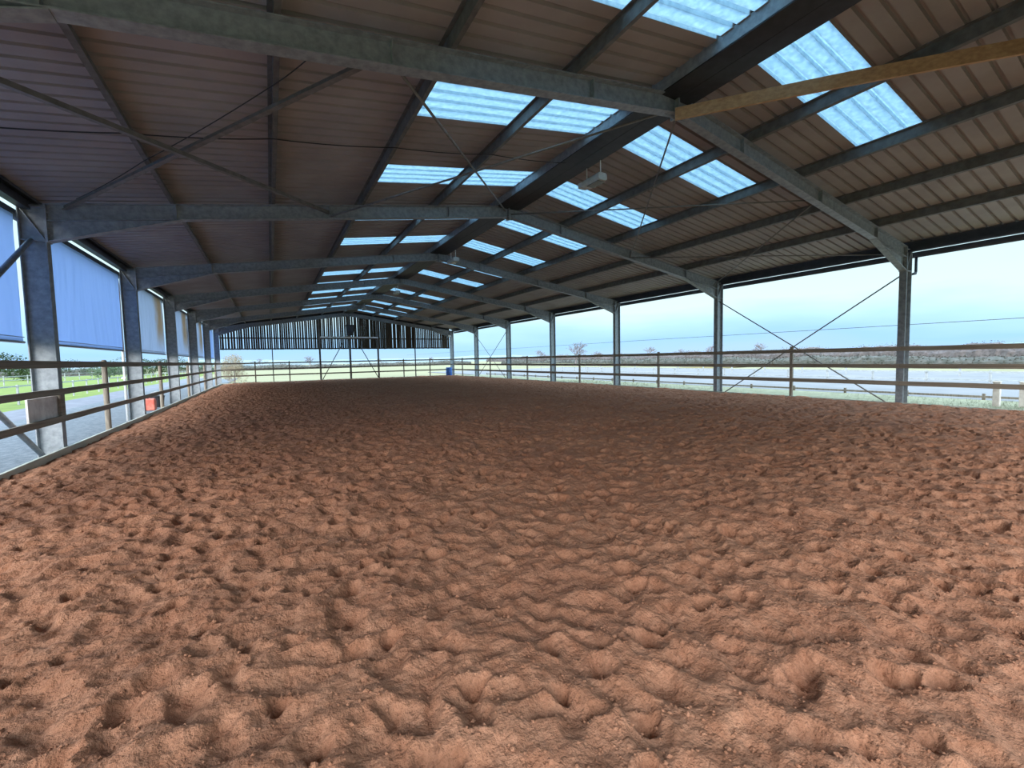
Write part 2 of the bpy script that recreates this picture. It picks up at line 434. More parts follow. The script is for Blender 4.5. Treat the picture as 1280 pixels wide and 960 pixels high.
for side in ('left', 'right'):
    mb = MB()
    if side == 'left': cuts = [(XL-.36-OV+.3, LX[0]), LX, (LX[1], XM)]
    else: cuts = [(XM, RX[0]), RX, (RX[1], XR+.36+OV-.3)]
    sheet(mb, *cuts[0], rib_profile(ga, gn)); sheet(mb, *cuts[2], rib_profile(ga, gn))
    y = ga
    for L in LITE + [None]:
        e = L if L else ga+gn*.25
        n = int(round((e-y)/.25)); sheet(mb, *cuts[1], rib_profile(y, n)); y = e + 1.0
    c = mb.build('ceiling_'+side, 'sheet'); tag(c, kind='structure')
mb = MB()                                               # ridge flashing over both slopes
mb.poly_prism([(XM-.30, zs(XM-.3)+.045), (XM, ZR+.05), (XM+.3, zs(XM+.3)+.045), (XM+.3, zs(XM+.3)+.05), (XM, ZR+.056), (XM-.3, zs(XM-.3)+.05)], YA, YB)
tag(mb.build('trim_ridge', 'sheet'), kind='structure')
for side, (x0, x1) in (('left', LX), ('right', RX)):
    mb = MB(); sheet(mb, x0, x1, rib_profile(0, 4), .003)
    proto = mb.build('rooflight', 'rooflight')
    for k, L in enumerate(LITE):
        o = proto if k == 0 else proto.copy()
        if k: C.objects.link(o)
        o.location = (0, L, 0)
        tag(o, f'translucent ribbed rooflight in the {side} roof slope, {ORD[k]} row from the camera', 'skylight', 'rooflights set in the roof slopes')

# purlins: Z sections on top of the rafters
def zprof(x, s, h=.2):
    """Z profile leaning with the slope, at plan position x; s = -1 left slope, +1 right slope"""
    f = .068; t = .012
    def P(dx, up): return (x+dx, zt(x+dx)+up)
    return [P(0, 0), P(f, 0), P(f, t), P(t, t), P(t, h), P(t-f, h), P(t-f, h-t), P(0, h-t)]
PX = [(-1.62, 'steel roof purlin on the left slope, first in from the left eaves'),
      (.20, 'steel roof purlin on the left slope, second in from the left eaves'),
      (2.14, 'steel roof purlin along lower edge of the left rooflights'),
      (4.12, 'steel roof purlin crossing the middle of the left rooflights'),
      (XM-.36, 'deep steel purlin just left of the ridge, its side lit by rooflights'),
      (XM+.36, 'deep steel purlin just right of the ridge'),
      (8.47, 'steel roof purlin crossing the middle of the right rooflights'),
      (10.45, 'steel roof purlin along lower edge of the right rooflights'),
      (12.36, 'steel roof purlin on the right slope, second in from the right eaves'),
      (14.25, 'steel roof purlin on the right slope, first in from the right eaves')]
for x, lab in PX:
    mb = MB()
    if abs(x-XM) < .5:                                   # box-like ridge pair, reaching down between the rafters
        s = 1 if x > XM else -1
        xi, xo = XM+s*.004, x+s*.02
        prof = [(xo-s*.06, zt(xo)+.235), (xo, zt(xo)+.225), (xo, zt(xo)+.012), (xo-s*.06, zt(xo)+.012), (xo-s*.06, zt(xo)+.024), (xo-s*.012, zt(xo)+.024), (xo-s*.012, zt(xo)+.215), (xo-s*.06, zt(xo)+.223)]
        mb.poly_prism(prof, YA, YB)
        sb_ = MB(); sb_.poly_prism([(xo-s*.004, zt(xo)-.010), (xi, zt(xo)-.010), (xi, zt(xo)+.010), (xo-s*.004, zt(xo)+.010)], YA, YB)  # black strip below the paler steel: shade under the ridge put in as colour
    else:
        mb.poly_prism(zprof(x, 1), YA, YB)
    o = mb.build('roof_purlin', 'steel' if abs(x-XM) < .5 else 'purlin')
    if abs(x-XM) < .5: sb_.build('underside_shade', 'dark', o)
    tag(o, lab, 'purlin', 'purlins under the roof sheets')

# eaves beams and gutters
for s, X in ((-1, XL), (1, XR)):
    side = 'left' if s < 0 else 'right'
    mb = MB(); xa = X + s*.20; xb = X + s*.34
    zb = 4.47 if s < 0 else 4.46
    a, b = sorted((xa, xb))
    tt = min(zs(a), zs(b))-.004
    mb.poly_prism([(xa, zb+.07), (xa, zb), (xb, zb), (xb, tt), (xa-s*0, tt), (xa, tt-.05), (xb-s*.012, tt-.012), (xb-s*.012, zb+.012), (xa+s*.012, zb+.012), (xa+s*.012, zb+.07)], YA, YB)
    tag(mb.build('eaves_beam', 'gutter'), f'dark steel eaves beam running along the {side} column tops', 'eaves beam')
    mb = MB(); g0 = X+s*.54; w = .13
    zc = 4.43 if s > 0 else 4.50
    pr = []
    for k in range(11):
        t = math.pi*k/10; pr.append((g0+s*w/2 - s*w/2*math.cos(t)*1.0, zc-.09*math.sin(t)-.02))
    inner = [(x+(g0+s*w/2-x)*.12, z+.012) for x, z in reversed(pr)]
    pr = [(g0, zc+.05)]+pr+[(g0+s*w, zc+.05)]; inner = [(g0+s*w*.95, zc+.05)]+inner+[(g0+s*w*.05, zc+.05)]
    mb.poly_prism(pr+inner, YA, YB)
    tag(mb.build('gutter', 'gutter'), f'half-round rain gutter outside the {side} eaves', 'gutter')

# downpipes
mb = MB(); mb.tube([(XR+.60, FY[0]-.10, 4.36), (XR+.60, FY[0]-.10, 3.92), (XR+.56, FY[0]-.10, 3.85), (XR+.46, FY[0]-.09, 3.84), (XR+.40, FY[0]+.03, 3.80), (XR+.40, FY[0]+.05, 3.7), (XR+.40, FY[0]+.05, -.1)], .036, 12)
o = mb.build('downpipe', 'gutter', smooth=True); tag(o, 'dark blue-grey downpipe elbowing from gutter to nearest right column', 'downpipe')
for i, lab in ((2, 'white downpipe behind the left column of the third frame'), (4, 'white downpipe behind the left column of the fifth frame')):
    mb = MB(); y = FY[i]-.14; mb.tube([(XL-.60, y, 4.45), (XL-.60, y, 4.30), (XL-.44, y, 4.14), (XL-.40, y, 4.05), (XL-.40, y, -.1)], .036, 12)
    o = mb.build('downpipe', 'white', smooth=True); tag(o, lab, 'downpipe')
    for z in (1.2, 3.2):
        cb = MB(); cb.box(XL-.47, XL-.37, y-.05, y+.05, z, z+.04); cb.build('pipe_clip', 'white', o)

# ================================================================== BRACING
def rods(name, prs, label, cat, kind='rod', mat='brace', w=.03, group=None):
    r_ = empty(name, prs[0][0])
    for p, q in prs:
        mb = MB()
        if kind == 'angle':
            mb.bar(p, q, w, .008); mb.bar(Vector(p)+Vector((0, 0, w/2)), Vector(q)+Vector((0, 0, w/2)), .008, w)
        else: mb.tube([p, q], w/2, 8)
        ch = mb.build('brace_rod' if kind == 'rod' else 'brace_angle', mat, None, smooth=(kind == 'rod'), origin=p)
        ch.parent = r_; ch.location = Vector(p)-r_.location
    tag(r_, label, cat, group); return r_
Ya, Yb = FY[0]+.02, FY[1]-.02
zb_ = lambda x, d=.20: zt(x)-d
XQ1, XQ2 = XM-4.95, XM+4.95
P3 = lambda x, y, d=.20: (x, y, zb_(x, d))
rods('roof_bracing', [(P3(XL+.1, Ya, .26), P3(XQ1, Yb, .20)), (P3(XL+.25, Yb, .10), P3(XQ1, Ya, .12))], 'crossed steel angles braced under the lower left roof slope', 'roof brace', 'angle', w=.075, group='roof cross bracing')
rods('roof_bracing', [(P3(XQ1, Ya, .20), P3(XM-.1, Yb, .12)), (P3(XQ1, Yb, .26), P3(XM-.1, Ya, .24))], 'crossed steel rods below the left rooflights, meeting at the ridge', 'roof brace', 'rod', w=.042, group='roof cross bracing')
rods('roof_bracing', [(P3(XM+.1, Yb, .20), P3(XQ2, Ya, .20)), (P3(XM+.06, Ya, .32), P3(XQ2, Yb, .26))], 'crossed steel rods below the right rooflights by the hanging light', 'roof brace', 'rod', w=.036, group='roof cross bracing')
rods('roof_bracing', [(P3(XQ2, Ya, .20), P3(XR-.2, Yb, .20)), (P3(XQ2, Yb, .26), P3(XR-.2, Ya, .26))], 'crossed steel rods under the lower right roof slope near the eaves', 'roof brace', 'rod', w=.034, group='roof cross bracing')
xb = XR+.06
rods('wall_bracing', [((xb, FY[1]-.09, 3.78), (xb, FY[0]+.30, .0)), ((xb+.04, FY[0]+.09, 3.78), (xb+.04, FY[1]-.35, .0))], 'crossed rods in the right side bay nearest the camera', 'wall brace', 'rod', w=.040, group='side wall cross bracing')
rods('wall_bracing', [((xb, FY[5]-.09, 3.78), (xb, FY[4]+.30, .0)), ((xb+.04, FY[4]+.09, 3.78), (xb+.04, FY[5]-.35, .0))], 'crossed rods in the right side, in the second bay from the gable', 'wall brace', 'rod', w=.040, group='side wall cross bracing')
xb = XL-.20
rods('wall_bracing', [((xb, FY[1]-.10, 3.90), (xb, FY[0]+.30, .02)), ((xb-.05, FY[0]+.09, 3.90), (xb-.05, FY[1]-.22, -.02))], 'pale tubular braces at left edge, fixed to the wide left column', 'wall brace', 'rod', 'steel', w=.085, group='side wall cross bracing')

# ================================================================== RIDGE LIGHTS, CABLES, PLANK
def ridge_light():
    r_ = empty('hanging_floodlight', (0, 0, 0))
    mb = MB()                                           # housing, long axis along X rotated later
    pr = [(-.11, -.05), (-.085, -.10), (.085, -.10), (.11, -.05), (.11, .03), (.08, .07), (-.08, .07), (-.11, .03)]
    mb.poly_prism([(a, b) for a, b in pr], -.30, .17)
    mb.build('lamp_housing', 'lamp_box', r_, bevel=.008)
    mb = MB(); mb.box(-.09, .09, -.26, .05, -.112, -.098); mb.build('lamp_lens', 'lens', r_)
    mb = MB(); mb.box(-.10, .10, .17, .30, -.06, .06); mb.build('gear_box', 'lamp_box', r_, bevel=.01)
    for y in (-.24, .14):
        mb = MB(); mb.tube([(0, y, .06), (0, y, LH)], .010, 6); mb.build('hanger_wire', 'white', r_)
    return r_
LH = .48
l0 = ridge_light()
for k, (y, x, z, lab) in enumerate([(7.85, 6.72, 5.66, 'grey floodlight hanging below the ridge, nearest to the camera'),
                              (16.6, 6.75, 5.66, 'second hanging floodlight along the ridge, just before the third frame'),
                              (25.6, 6.75, 5.66, 'third hanging floodlight along the ridge, halfway down the arena'),
                              (34.4, 6.5, 5.66, 'farthest hanging floodlight along the ridge')]):
    o = l0 if k == 0 else copy_tree(l0)
    o.location = (x, y, z); o.scale = (1.15, 1.25, 1.0); tag(o, lab, 'light', 'floodlights hung along the ridge')
def cable(pts, rad, lab, cat, mat='dark', sag=0):
    P = []
    for i in range(len(pts)-1):
        a, b = Vector(pts[i]), Vector(pts[i+1])
        for k in range(8):
            t = k/8; p = a.lerp(b, t); p.z -= sag*4*t*(1-t); P.append(p)
    P.append(Vector(pts[-1]))
    mb = MB(); mb.tube(P, rad, 6); return tag(mb.build('cable', mat, smooth=True), lab, cat)
cable([(XL-.1, 8.10, zt(XL)-.02), (-1.62, 8.05, zt(-1.62)-.012), (.2, 7.9, zt(.2)-.012), (2.14, 7.9, zt(2.14)-.012), (4.12, 7.9, zt(4.12)-.012), (6.0, 7.88, zt(6.0)-.09)], .009, 'thin black cable crossing the left roof slope towards the ridge', 'cable', sag=.03)
cable([(XL+.5, 10.95, zt(XL+.5)+.02), (-1.62, 9.0, zt(-1.62)-.014), (.2, 6.4, zt(.2)-.014), (.75, 5.33, zt(.75)-.02)], .007, 'thin slack wire running diagonally under the left roof slope', 'wire', sag=.03)
# long softwood plank from the nearest apex to behind the camera
mb = MB(); A = Vector((6.22, 5.10, 5.69)); B = Vector((10.6, -.85, 5.33))
n = 12; w = .045; h = .20
d = (B-A).normalized(); sd = d.cross(Vector((0, 0, 1))).normalized()
for k in range(n+1):
    p = A.lerp(B, k/n)+Vector((0, 0, .035*math.sin(math.pi*min(1, k/n*1.3))))
    for i, j in ((-1, -1), (1, -1), (1, 1), (-1, 1)): mb.v.append(tuple(p + sd*(i*w/2) + Vector((0, 0, j*h/2))))
for k in range(n):
    for i in range(4): mb.f.append((k*4+i, k*4+4+i, k*4+4+(i+1) % 4, k*4+(i+1) % 4))
mb.f += [(0, 1, 2, 3), (n*4+3, n*4+2, n*4+1, n*4)]
tag(mb.build('timber_plank', 'plank', bevel=.004), 'long bowed softwood plank braced from the nearest frame apex to the right', 'plank')

# ================================================================== RAIL FENCES
RZ = (.615, 1.125, 1.635)
def rail_mesh(p, q, hgt, th, seed):
    """slightly uneven sawn board between two points along Y or X"""
    rs = random.Random(seed); mb = MB(); p = Vector(p); q = Vector(q); n = 8; d = (q-p).normalized(); sd = Vector((d.y, -d.x, 0))
    for k in range(n+1):
        c = p.lerp(q, k/n); e = rs.uniform(-.004, .004)
        for i, j in ((-1, -1), (1, -1), (1, 1), (-1, 1)): mb.v.append(tuple(c+sd*(i*th/2)+Vector((0, 0, j*hgt/2+e))))
    for k in range(n):
        for i in range(4): mb.f.append((k*4+i, k*4+4+i, k*4+4+(i+1) % 4, k*4+(i+1) % 4))
    mb.f += [(0, 1, 2, 3), (n*4+3, n*4+2, n*4+1, n*4)]
    return mb
# left
fl = empty('rail_fence', (XL+.03, FY[0], 0)); tag(fl, 'brown timber rail fence and pale kick board along the left side', 'fence')
def kid(mb, name, mat, root, **kw):
    o = mb.build(name, mat, **kw); o.parent = root; o.location = o.location - root.location; return o
for j, z in enumerate(RZ):
    for i in range(6):
        y0, y1 = FY[i], FY[i+1]-.006
        kid(rail_mesh((XL+.024, y0, z), (XL+.024, y1, z), .13 if j == 2 else .115, .044, i*7+j), 'rail', 'timber', fl, bevel=.004)
for i in range(6):
    mb = rail_mesh((XL+.03, FY[i], -.10), (XL+.03, FY[i+1]-.006, -.10), .33, .05, 60+i); kid(mb, 'kick_board', 'kick', fl, bevel=.004)
for i in range(0, 6):
    if i == 0: continue
    y = FY[i]+2.75; mb = MB(); mb.lathe([(.058, -.2), (.056, 1.0), (.054, 1.72), (.03, 1.745)], XL-.062, y, 14); kid(mb, 'post', 'post', fl, smooth=False)
# right
fr = empty('rail_fence', (XR-.03, FY[0], 0)); tag(fr, 'brown timber rail fence along the right side', 'fence')
for j, z in enumerate(RZ):
    for i in range(-1, 6):
        y0, y1 = FY[0]+BAY*i, FY[0]+BAY*(i+1)-.006
        y0 = max(y0, -.6)
        kid(rail_mesh((XR-.024, y0, z), (XR-.024, y1, z), .13, .044, i*5+j+100), 'rail', 'timber', fr, bevel=.004)
mb = rail_mesh((XR-.02, -.6, -.10), (XR-.02, FY[6], -.10), .28, .04, 77); kid(mb, 'kick_board', 'kick', fr)
for i in range(6):
    y = FY[i]+3.03; mb = MB(); mb.box(XR+.002, XR+.092, y-.045, y+.045, -.2, 1.81 if i == 0 else 1.76); kid(mb, 'post', 'post', fr, bevel=.006)
# across the far end
YE = FY[6]-.14
fe = empty('rail_fence', (XM, YE, 0)); tag(fe, 'timber rail fence across the far end below the gable boards', 'fence')
gx = [XL+.05, .2, 3.88, 6.42, 8.93, 12.5, XR-.05]
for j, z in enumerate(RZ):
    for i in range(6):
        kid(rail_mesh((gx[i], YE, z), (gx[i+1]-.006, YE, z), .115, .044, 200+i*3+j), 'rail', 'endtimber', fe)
mb = rail_mesh((XL+.06, YE+.02, -.08), (XR-.06, YE+.02, -.08), .24, .04, 300); kid(mb, 'kick_board', 'kick', fe)
for x in (-1.1, 1.42, 11.3, 13.95):
    mb = MB(); mb.box(x-.045, x+.045, YE+.024, YE+.114, -.2, 1.76); kid(mb, 'post', 'post', fe)

# plywood panel and packing timber on the left fence
mb = MB(); mb.box(XL-.035, XL-.005, 9.93, 11.05, .63, 1.06); tag(mb.build('plywood_panel', 'ply', bevel=.003), 'pale stained plywood panel behind the left rails beside the wide column', 'panel')
mb = MB(); mb.box(XL+.002, XL+.045, FY[1]-.20, FY[1]+.0, .672, 1.067); tag(mb.build('packing_block', 'timber', bevel=.004), 'dark timber packing block between two left rails on the wide column', 'timber block')
# white cap on top rail at the second left frame
# ================================================================== SIDE CURTAINS
def curtain(length, seed, mat):
    rs = np.random.default_rng(seed); nx = 150; nz = 26
    yy = np.linspace(0, length, nx); zz = np.linspace(0, -2.28, nz); Y, Z = np.meshgrid(yy, zz)
    t = -Z/2.28
    D = .018*fbm(Y + .25*t*np.sin(Y), Z*.12, 3.2, 3, seed) + .011*vnoise(Y*9+Z*.8, Z*.25, seed+3)*(1-.3*t)
    D += .03*np.sin(math.pi*t)*vnoise(Y*.5, Z*.3, seed+8)
    D *= np.clip(np.minimum(1-t, 1)*6+.35, 0, 1)*np.clip(t*6+.3, 0, 1)
    co = np.stack([D, Y, Z], -1).reshape(-1, 3); mb = MB(); mb.v = [tuple(map(float, c)) for c in co]
    for j in range(nz-1):
        for i in range(nx-1): a = j*nx+i; mb.f.append((a, a+nx, a+nx+1, a+1))
    return mb
CL = ['blue side curtain in the left bay at the picture edge', 'blue creased side curtain right of the wide left column', 'side curtain with one brown stain, third bay along the left side',
      'side curtain with brown streaks, fourth bay along the left side', 'brown-stained side curtain, fifth bay along the left side', 'narrow-looking side curtain, last bay before the gable on the left']
for i in range(6):
    root = empty('side_curtain', (XL-.40, FY[i]+.09, 4.34))
    ln = BAY-.18
    mt = 'stained' if i in (2, 3, 4) else 'curtain'
    c = curtain(ln, 50+i, mt).build('curtain_fabric', mt, root, smooth=True)
    md = c.modifiers.new('solid', 'SOLIDIFY'); md.thickness = .003
    mb = MB(); mb.tube([(0.0, .01, -2.29), (0.0, ln-.01, -2.29)], .024, 10); mb.build('bottom_bar', 'bolt', root, smooth=True)
    mb = MB(); mb.tube([(0.0, .01, .01), (0.0, ln-.01, .01)], .014, 8); mb.build('top_rail', 'gutter', root, smooth=True)
    mb = MB(); mb.tube([(.012, .02, -2.20), (.012, ln-.02, -2.20)], .008, 6); mb.build('hem_seam', 'bolt', root, smooth=True)
    tag(root, CL[i], 'curtain', 'side curtains along the left side')

# ================================================================== GABLE
YW = FY[6]+.20
mb = MB(); rs = random.Random(3); x = XL+.02; zl = 2.76
while x < XR-.02:
    left = x < XM
    w = rs.choice((.10, .13, .15)) if left else rs.choice((.13, .15, .17))
    if left: g = rs.choice((.015, .035, .05, .075, .025))
    else: g = rs.choice((.004, .004, .006, .012, .05) if x < 12 else (.006, .02, .03, .045))
    x1 = min(x+w, XR-.02)
    top = lambda q: zs(q)-.02
    lean = rs.uniform(-.008, .008)
    bt = zl + rs.uniform(-.012, .012)
    mb.poly_prism([(x, bt), (x1, bt), (x1+lean, top(x1)), (x+lean, top(x))], YW, YW+.022)
    x = x1+g
for q in (zl+.06, 3.82-.1): mb.box(XL, XR, YW+.022, YW+.07, q-.05, q+.05)
tag(mb.build('wall_back', 'board'), 'dark space-boarded gable with daylight between the boards', kind='structure')
mb = MB()                                                 # dark closing board between the last rafter and the roof
mb.poly_prism([(XL+.02, zt(XL)-.10), (XM, ZT-.10), (XR-.02, zt(XR)-.10), (XR-.02, zs(XR)-.01), (XM, ZR-.01), (XL+.02, zs(XL)-.01)], FY[6]+.10, FY[6]+.13)
tag(mb.build('trim_gable', 'dark'), kind='structure')
for x, wd, lab in ((.2, .07, 'thin steel gable post nearest the left corner'), (3.88, .14, 'gable post left of the white bar'), (6.42, .16, 'middle gable post under the black loudspeaker'),
                   (8.93, .14, 'gable post right of the white bar'), (12.5, .07, 'thin steel gable post nearest the right corner')):
    r_ = empty('gable_post', (x, FY[6], 0)); mb = MB(); top = zt(x)-.325
    mb.box(-wd/2, wd/2, -.07, -.055, -.12, top); mb.box(-wd/2, wd/2, .055, .07, -.12, top); mb.box(-.006, .006, -.07, .07, -.12, top)
    mb.build('post_section', 'brace', r_)
    mb = MB(); mb.box(-wd/2-.05, wd/2+.05, -.11, .11, -.13, -.08); mb.build('base_plate', 'steel', r_)
    tag(r_, lab, 'post', 'gable posts')
mb = MB(); mb.box(3.92, 8.95, FY[6]-.16, FY[6]-.075, 3.76, 3.88); o = mb.build('horizontal_bar', 'white'); tag(o, 'long white bar fixed across three gable posts', 'bar')
for x in (3.96, 6.42, 8.9):
    b = MB(); b.box(x-.04, x+.04, FY[6]-.075, FY[6]-.068, 3.74, 3.90); b.build('bracket', 'steel', o)
r_ = empty('wall_bracing', (6.42, FY[6]-.09, 2.8))
for a, b in (((5.80, FY[6]-.085, 3.30), (4.0, FY[6]-.085, .05)), ((7.15, FY[6]-.085, 3.30), (8.85, FY[6]-.085, .05))):
    mb = MB(); mb.tube([a, b], .035, 8); kid(mb, 'brace_rod', 'brace', r_, smooth=True)
tag(r_, 'pair of splayed diagonal braces between the three gable posts', 'wall brace')
r_ = empty('loudspeaker', (6.45, FY[6]-.26, 4.0))
mb = MB(); mb.poly_prism([(-.26, .0), (.26, .0), (.34, .95), (-.34, .95)], -.18, .18); sp = mb.build('speaker_box', 'dark', r_, bevel=.02)
mb = MB(); mb.box(-.05, .05, .10, .20, .3, .5); mb.build('bracket', 'steel', r_)
mb = MB(); mb.poly_prism([(-.22, .06), (.22, .06), (.29, .88), (-.29, .88)], -.19, -.178); mb.build('grille', 'gutter', r_)
tag(r_, 'black loudspeaker box mounted high on the middle gable post', 'loudspeaker')
# unseen boarded gable, added behind the camera to keep light off the roof
mb = MB(); x = XL+.02; rs = random.Random(8)
while x < XR-.02:
    x1 = min(x+rs.choice((.13, .15, .17)), XR-.02); mb.poly_prism([(x, 2.76), (x1, 2.76), (x1, zs(x1)-.02), (x, zs(x)-.02)], -1.00, -.978); x = x1+rs.choice((.004, .008, .012))
for q in (2.82, 3.9): mb.box(XL, XR, -1.06, -1.00, q-.05, q+.05)
tag(mb.build('wall_front_unseen', 'board'), kind='structure')
# small white lamp and blue tub at the right far corner
r_ = empty('corner_floodlight', (XR-.14, FY[6]-.22, 4.02))
mb = MB(); mb.box(-.13, .13, -.05, .05, -.1, .1); mb.build('lamp_housing', 'white', r_, bevel=.01)
mb = MB(); mb.box(-.02, .02, .05, .13, -.03, .03); mb.build('bracket', 'steel', r_)
mb = MB(); mb.box(-.11, .11, -.056, -.05, -.08, .08); mb.build('lamp_lens', 'white', r_)
tag(r_, 'small white floodlight high on the far right corner column', 'light')
r_ = empty('plastic_drum', (XR-.42, FY[6]-.55, -.02))
mb = MB(); mb.lathe([(.27, 0), (.30, .05), (.31, .35), (.325, .38), (.31, .41), (.31, .70), (.325, .73), (.30, .78), (.27, .82)], 0, 0, 24); mb.build('drum_body', 'blue', r_, smooth=True)
mb = MB(); mb.lathe([(.29, .82), (.29, .85), (.25, .855)], 0, 0, 24); mb.build('lid', 'blue', r_)
tag(r_, 'blue plastic drum standing at the far right corner column', 'drum')

# ================================================================== OUTSIDE LEFT
GZ = -.15
mb = MB(); mb.box(-7.4, XL-.02, -8, 62, GZ-.3, GZ); tag(mb.build('gravel_yard', 'gravel'), kind='structure')
mb = MB(); mb.poly_prism([(-7.4, -8), (-9.2, -8), (-9.6, 70), (-7.4, 70)], GZ-.3, GZ-.005, 'z'); tag(mb.build('farm_track', 'track'), kind='structure')
mb = MB(); mb.poly_prism([(-9.2, -8), (-60, -8), (-60, 120), (-9.8, 120), (-9.6, 70)], GZ-.3, GZ-.01, 'z'); tag(mb.build('grass_verge', 'grass'), kind='structure')
# ground far away
xs = np.linspace(-900, 900, 61); ys = np.linspace(-300, 1100, 51)
X, Y = np.meshgrid(xs, ys)
dist = np.hypot(X-6, Y-20)
Z = -.62 + .9*np.clip((dist-120)/300, 0, 1)*np.clip(vnoise(X/160, Y/160, 3)+.6, 0, 1.4)
tag(grid_mesh('field_ground', xs, ys, Z, 'field'), kind='structure')
mb = MB(); mb.box(-60, 90, FY[6]+.35, 120, -.55, -.20)
tag(mb.build('meadow', 'field'), kind='structure')
# outside right
mb = MB(); mb.box(XR+.02, 19.9, -6, FY[6]+.35, -.5, -.06); tag(mb.build('right_verge', 'tuft'), kind='structure')
mb = MB(); mb.box(20.0, 46, -14, 60, -.5, -.12); tag(mb.build('outdoor_arena_sand', 'outsand'), kind='structure')

def rail_run(name, pts_y, x, base, post_h, rails, pw, rail_h, mat, label, cat, along='y', dx=0):
    """post and rail fence: each post its own part, each rail line its own part"""
    r_ = empty(name, (x, pts_y[0], base))
    loc = lambda y: (x + dx*(y-pts_y[0]), y) if along == 'y' else (y, x)
    for k, y in enumerate(pts_y):
        px_, py_ = loc(y); mb = MB(); mb.box(px_-pw/2, px_+pw/2, py_-pw/2, py_+pw/2, base-.1, base+post_h)
        kid(mb, 'post', mat, r_)
    for z in rails:
        a = loc(pts_y[0]); b = loc(pts_y[-1]); mb = MB(); mb.bar((a[0]-pw*.6, a[1], base+z), (b[0]-pw*.6, b[1], base+z), .03, rail_h); kid(mb, 'rail', mat, r_)
    return tag(r_, label, cat)
rail_run('paddock_fence', [14+2.2*k for k in range(30)], -10.6, GZ, .95, (.5, .88), .07, .06, 'fence', 'white post and rail fence on the grass beyond the track', 'fence')
rail_run('paddock_fence', [24+5*k for k in range(16)], -24, GZ, 1.0, (.5, .9), .08, .07, 'fence', 'distant pale fence across the green field on the left', 'fence')
rail_run('arena_fence', [-3+2.4*k for k in range(22)], 31.5, -.12, .60, (.12, .52), .09, .055, 'fence', 'white low fence across the far side of the outdoor arena', 'fence')
rail_run('arena_fence', [-3+3.1*k for k in range(17)], 38.5, -.12, .78, (.30, .68), .09, .055, 'fence', 'second white fence behind the outdoor arena, farther out', 'fence')
rail_run('arena_fence', [0.5+1.9*k for k in range(22)], 19.95, -.10, .24, (.14,), .07, .07, 'post', 'low grey edge board and posts beside the pale outdoor arena', 'fence')
for x, y, lab in ((17.95, 3.62, 'left one of two short pale posts outside the right rails'), (18.15, 3.16, 'right one of two short pale posts outside the right rails')):
    mb = MB(); mb.box(x-.07, x+.07, y-.07, y+.07, -.1, .62); mb.box(x-.085, x+.085, y-.085, y+.085, .62, .65); tag(mb.build('short_post', 'ply', bevel=.01), lab, 'post')
# red can and black tub outside the left side
r_ = empty('fuel_can', (XL-.72, 21.3, GZ)); mb = MB(); mb.poly_prism([(-.17, 0), (.17, 0), (.17, .36), (.08, .46), (-.17, .46)], -.22, .22, 'x'); mb.v = [(v[0], v[1], v[2]) for v in mb.v]
mb.build('can_body', 'red', r_, bevel=.03); mb = MB(); mb.tube([(0, .12, .42), (0, .16, .52)], .03, 10); mb.build('spout', 'red', r_); mb = MB(); mb.tube([(0, -.12, .46), (0, -.09, .52), (0, .02, .52), (0, .05, .46)], .016, 8); mb.build('handle', 'dark', r_)
tag(r_, 'faded red container on the gravel beyond the left rails', 'container')
r_ = empty('tub', (XL-.72, 22.8, GZ)); mb = MB(); mb.lathe([(.20, 0), (.25, .42), (.27, .44), (.27, .47), (.24, .47), (.19, .04)], 0, 0, 20); mb.build('tub_body', 'dark', r_)
mb = MB(); mb.tube([(-.26, 0, .44), (-.2, 0, .6), (0, 0, .66), (.2, 0, .6), (.26, 0, .44)], .01, 6); mb.build('handle', 'bolt', r_)
tag(r_, 'black tub on the gravel beside the red container', 'tub')

# verge grass tufts
rs = random.Random(9); mb = MB()
for k in range(2600):
    y = rs.uniform(-1, 24)**1.0; x = rs.uniform(XR+.12, 19.6); h = rs.uniform(.05, .17)*(1.3 if x < 17.2 else 1); t = rs.uniform(0, 6.28)
    for q in range(3):
        a = t+q*2.1; lx = math.cos(a)*h*.45; ly = math.sin(a)*h*.45; w = .008; kk = len(mb.v)
        mb.v += [(x-w, y, -.07), (x+w, y+w, -.07), (x+lx, y+ly, -.07+h)]; mb.f.append((kk, kk+1, kk+2))
tag(mb.build('verge_grass', 'tuft'), 'rough grass growing along the outside of the right fence', 'grass', kind='stuff')

# overhead wire outside right
tag((lambda: (lambda m_: m_.build('overhead_wire', 'dark', smooth=True))((lambda: (lambda q: (q.tube([(21.2, -6, 2.53), (21.2, 20, 2.60), (21.2, 75, 2.60)], .011, 6), q)[1])(MB()))()))(), 'thin overhead wire stretched outside the right side', 'wire')
for y in (-6, 75):
    pass

# ------------------------------------------------------------------ trees
def bare_tree_mesh(seed, height, spread, levels=5):
    rs = random.Random(seed); mb = MB()
    def grow(p, d, L, r_, lv):
        n = 3; pts = [p]; q = p.copy(); dd = d.copy()
        for k in range(n):
            dd = (dd+Vector((rs.uniform(-.15, .15), rs.uniform(-.15, .15), rs.uniform(-.02, .12)))).normalized(); q = q+dd*L/n; pts.append(q.copy())
        mb.tube(pts, [r_, r_*.85, r_*.7, r_*.55], 5 if lv < 2 else 3, cap=False)
        if lv >= levels: return
        for k in range(rs.choice((3, 4)) if lv < 3 else 3):
            a = rs.uniform(0, 6.28); tilt = rs.uniform(.35, .85)*spread
            ax = Vector((math.cos(a), math.sin(a), 0)); nd = (dd*math.cos(tilt)+ax*math.sin(tilt)).normalized(); nd.z = max(nd.z, -.05)
            s = pts[rs.choice((2, 3, 3))]
            grow(s.copy(), nd, L*rs.uniform(.62, .80), max(r_*.55, height*.0035), lv+1)
    grow(Vector((0, 0, 0)), Vector((0, 0, 1)), height*.30, height*.034, 0)
    return mb
